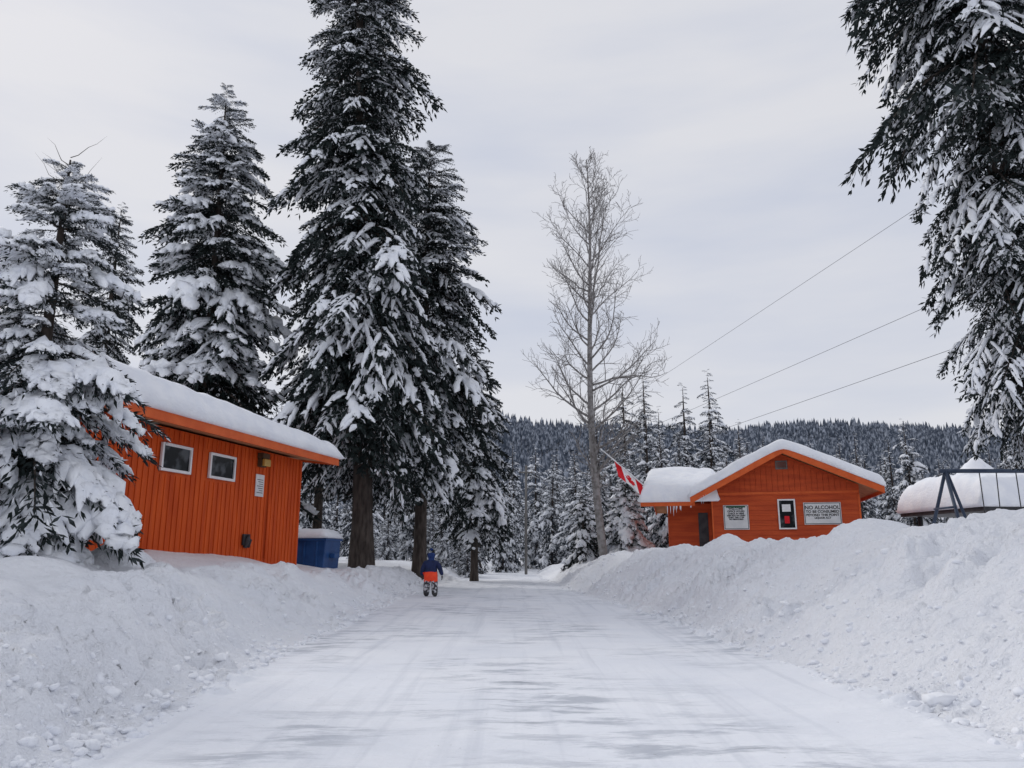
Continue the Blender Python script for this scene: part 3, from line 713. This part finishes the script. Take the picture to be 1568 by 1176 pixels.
for p in me.polygons:
    x,y,z=p.center
    if z<.11:i=3
    elif z<.385:i=2
    elif z<.61 and abs(x)<.195:i=1
    elif z>1.035:i=4
    elif z>.925: i=5 if (y>.06 and abs(x)<.07) else 4
    else:i=0
    p.material_index=i
zs=min((v.co.z for v in me.vertices));body.location.z=-zs
pb=PB();pb.tube([(0,.01,1.17),(0,.008,1.21),(0,.005,1.235)],[.03,.045,.02],10);pb.make("tuque_pompom",M_hat,C,smooth=True)
pb=PB();
for x in(-.035,.035):pb.tube([(x,.104,1.03),(x,.120,1.03)],[.012,.006],8)
pb.make("eyes",M_black,C,smooth=True)
pb=PB();pb.tube([(0,.10,1.015),(0,.132,.995),(0,.105,.985)],[.008,.014,.008],8);pb.tube([(-.022,.108,.963),(0,.114,.960),(.022,.108,.963)],[.003,.006,.003],6);pb.make("nose_and_mouth",M_skin,C,smooth=True)
for sgx,wx,wz,wy in((-1,-.228,.52,.04),(1,.278,.53,.03)):
    hv=[(wx,wy,wz),(wx,wy+.005,wz-.03),(wx,wy+.01,wz-.06)];he=[(0,1),(1,2)];hr=[.026,(.022,.034),(.018,.032)]
    for k,(dy,l) in enumerate(((-.027,.038),(-.009,.048),(.010,.045),(.028,.036))):
        a=len(hv);hv+=[(wx,wy+.01+dy*.9,wz-.07),(wx-sgx*.004,wy+.012+dy,wz-.07-l*.55),(wx-sgx*.014,wy+.014+dy,wz-.07-l)];he+=[(2,a),(a,a+1),(a+1,a+2)];hr+=[.0095,.009,.008]
    a=len(hv);hv+=[(wx-sgx*.004,wy+.045,wz-.035),(wx-sgx*.01,wy+.06,wz-.06),(wx-sgx*.014,wy+.06,wz-.078)];he+=[(1,a),(a,a+1),(a+1,a+2)];hr+=[.011,.010,.009]
    g=skin("glove",hv,he,hr,1);g.parent=C;g.location.z=-zs;g.data.materials.clear();g.data.materials.append(M_boot)

# ------------------------------------------------------------------ world, sun, camera
W=bpy.data.worlds.new("World");scene.world=W;W.use_nodes=True;N=W.node_tree.nodes;L=W.node_tree.links
bg=N["Background"];bg.inputs["Strength"].default_value=.103
sky=N.new("ShaderNodeTexSky");sky.sky_type='NISHITA';sky.sun_disc=False;sky.sun_elevation=math.radians(38);sky.sun_rotation=math.radians(-40)
tc=N.new("ShaderNodeTexCoord");mp=N.new("ShaderNodeMapping");mp.inputs["Scale"].default_value=(1.0,1.0,5.0);mp.inputs["Rotation"].default_value=(0,.14,.3);L.new(tc.outputs["Generated"],mp.inputs[0])
n=N.new("ShaderNodeTexNoise");n.inputs["Scale"].default_value=1.6;n.inputs["Detail"].default_value=6;n.inputs["Roughness"].default_value=.5;L.new(mp.outputs[0],n.inputs["Vector"])
r=N.new("ShaderNodeValToRGB");r.color_ramp.elements[0].position=.32;r.color_ramp.elements[1].position=.64
r.color_ramp.elements[0].color=(.555,.595,.705,1);r.color_ramp.elements[1].color=(.72,.725,.765,1);L.new(n.outputs["Fac"],r.inputs["Fac"])
vm=N.new("ShaderNodeVectorMath");vm.operation='SCALE';vm.inputs["Scale"].default_value=10;L.new(r.outputs[0],vm.inputs[0])
mx=N.new("ShaderNodeMix");mx.data_type='RGBA';mx.inputs[0].default_value=.95;L.new(sky.outputs[0],mx.inputs[6]);L.new(vm.outputs[0],mx.inputs[7]);L.new(mx.outputs[2],bg.inputs["Color"])
sl_=bpy.data.lights.new("sun",'SUN');sl_.energy=1.25;sl_.angle=math.radians(18);sl_.color=(1,.97,.93);so=bpy.data.objects.new("sun",sl_);COL.objects.link(so)
az=math.radians(-40);el=math.radians(38)
dv=Vector((math.sin(az)*math.cos(el),math.cos(az)*math.cos(el),math.sin(el)))
so.rotation_euler=dv.to_track_quat('Z','Y').to_euler()
cam=bpy.data.cameras.new("camera");cam.sensor_width=36;cam.lens=27.05;cam.clip_start=.1;cam.clip_end=9000
co=bpy.data.objects.new("camera",cam);COL.objects.link(co);co.location=(0,0,1.1);co.rotation_euler=(math.radians(102.5),0,0);scene.camera=co
scene.view_settings.view_transform='Standard';scene.view_settings.look='None';scene.view_settings.exposure=0
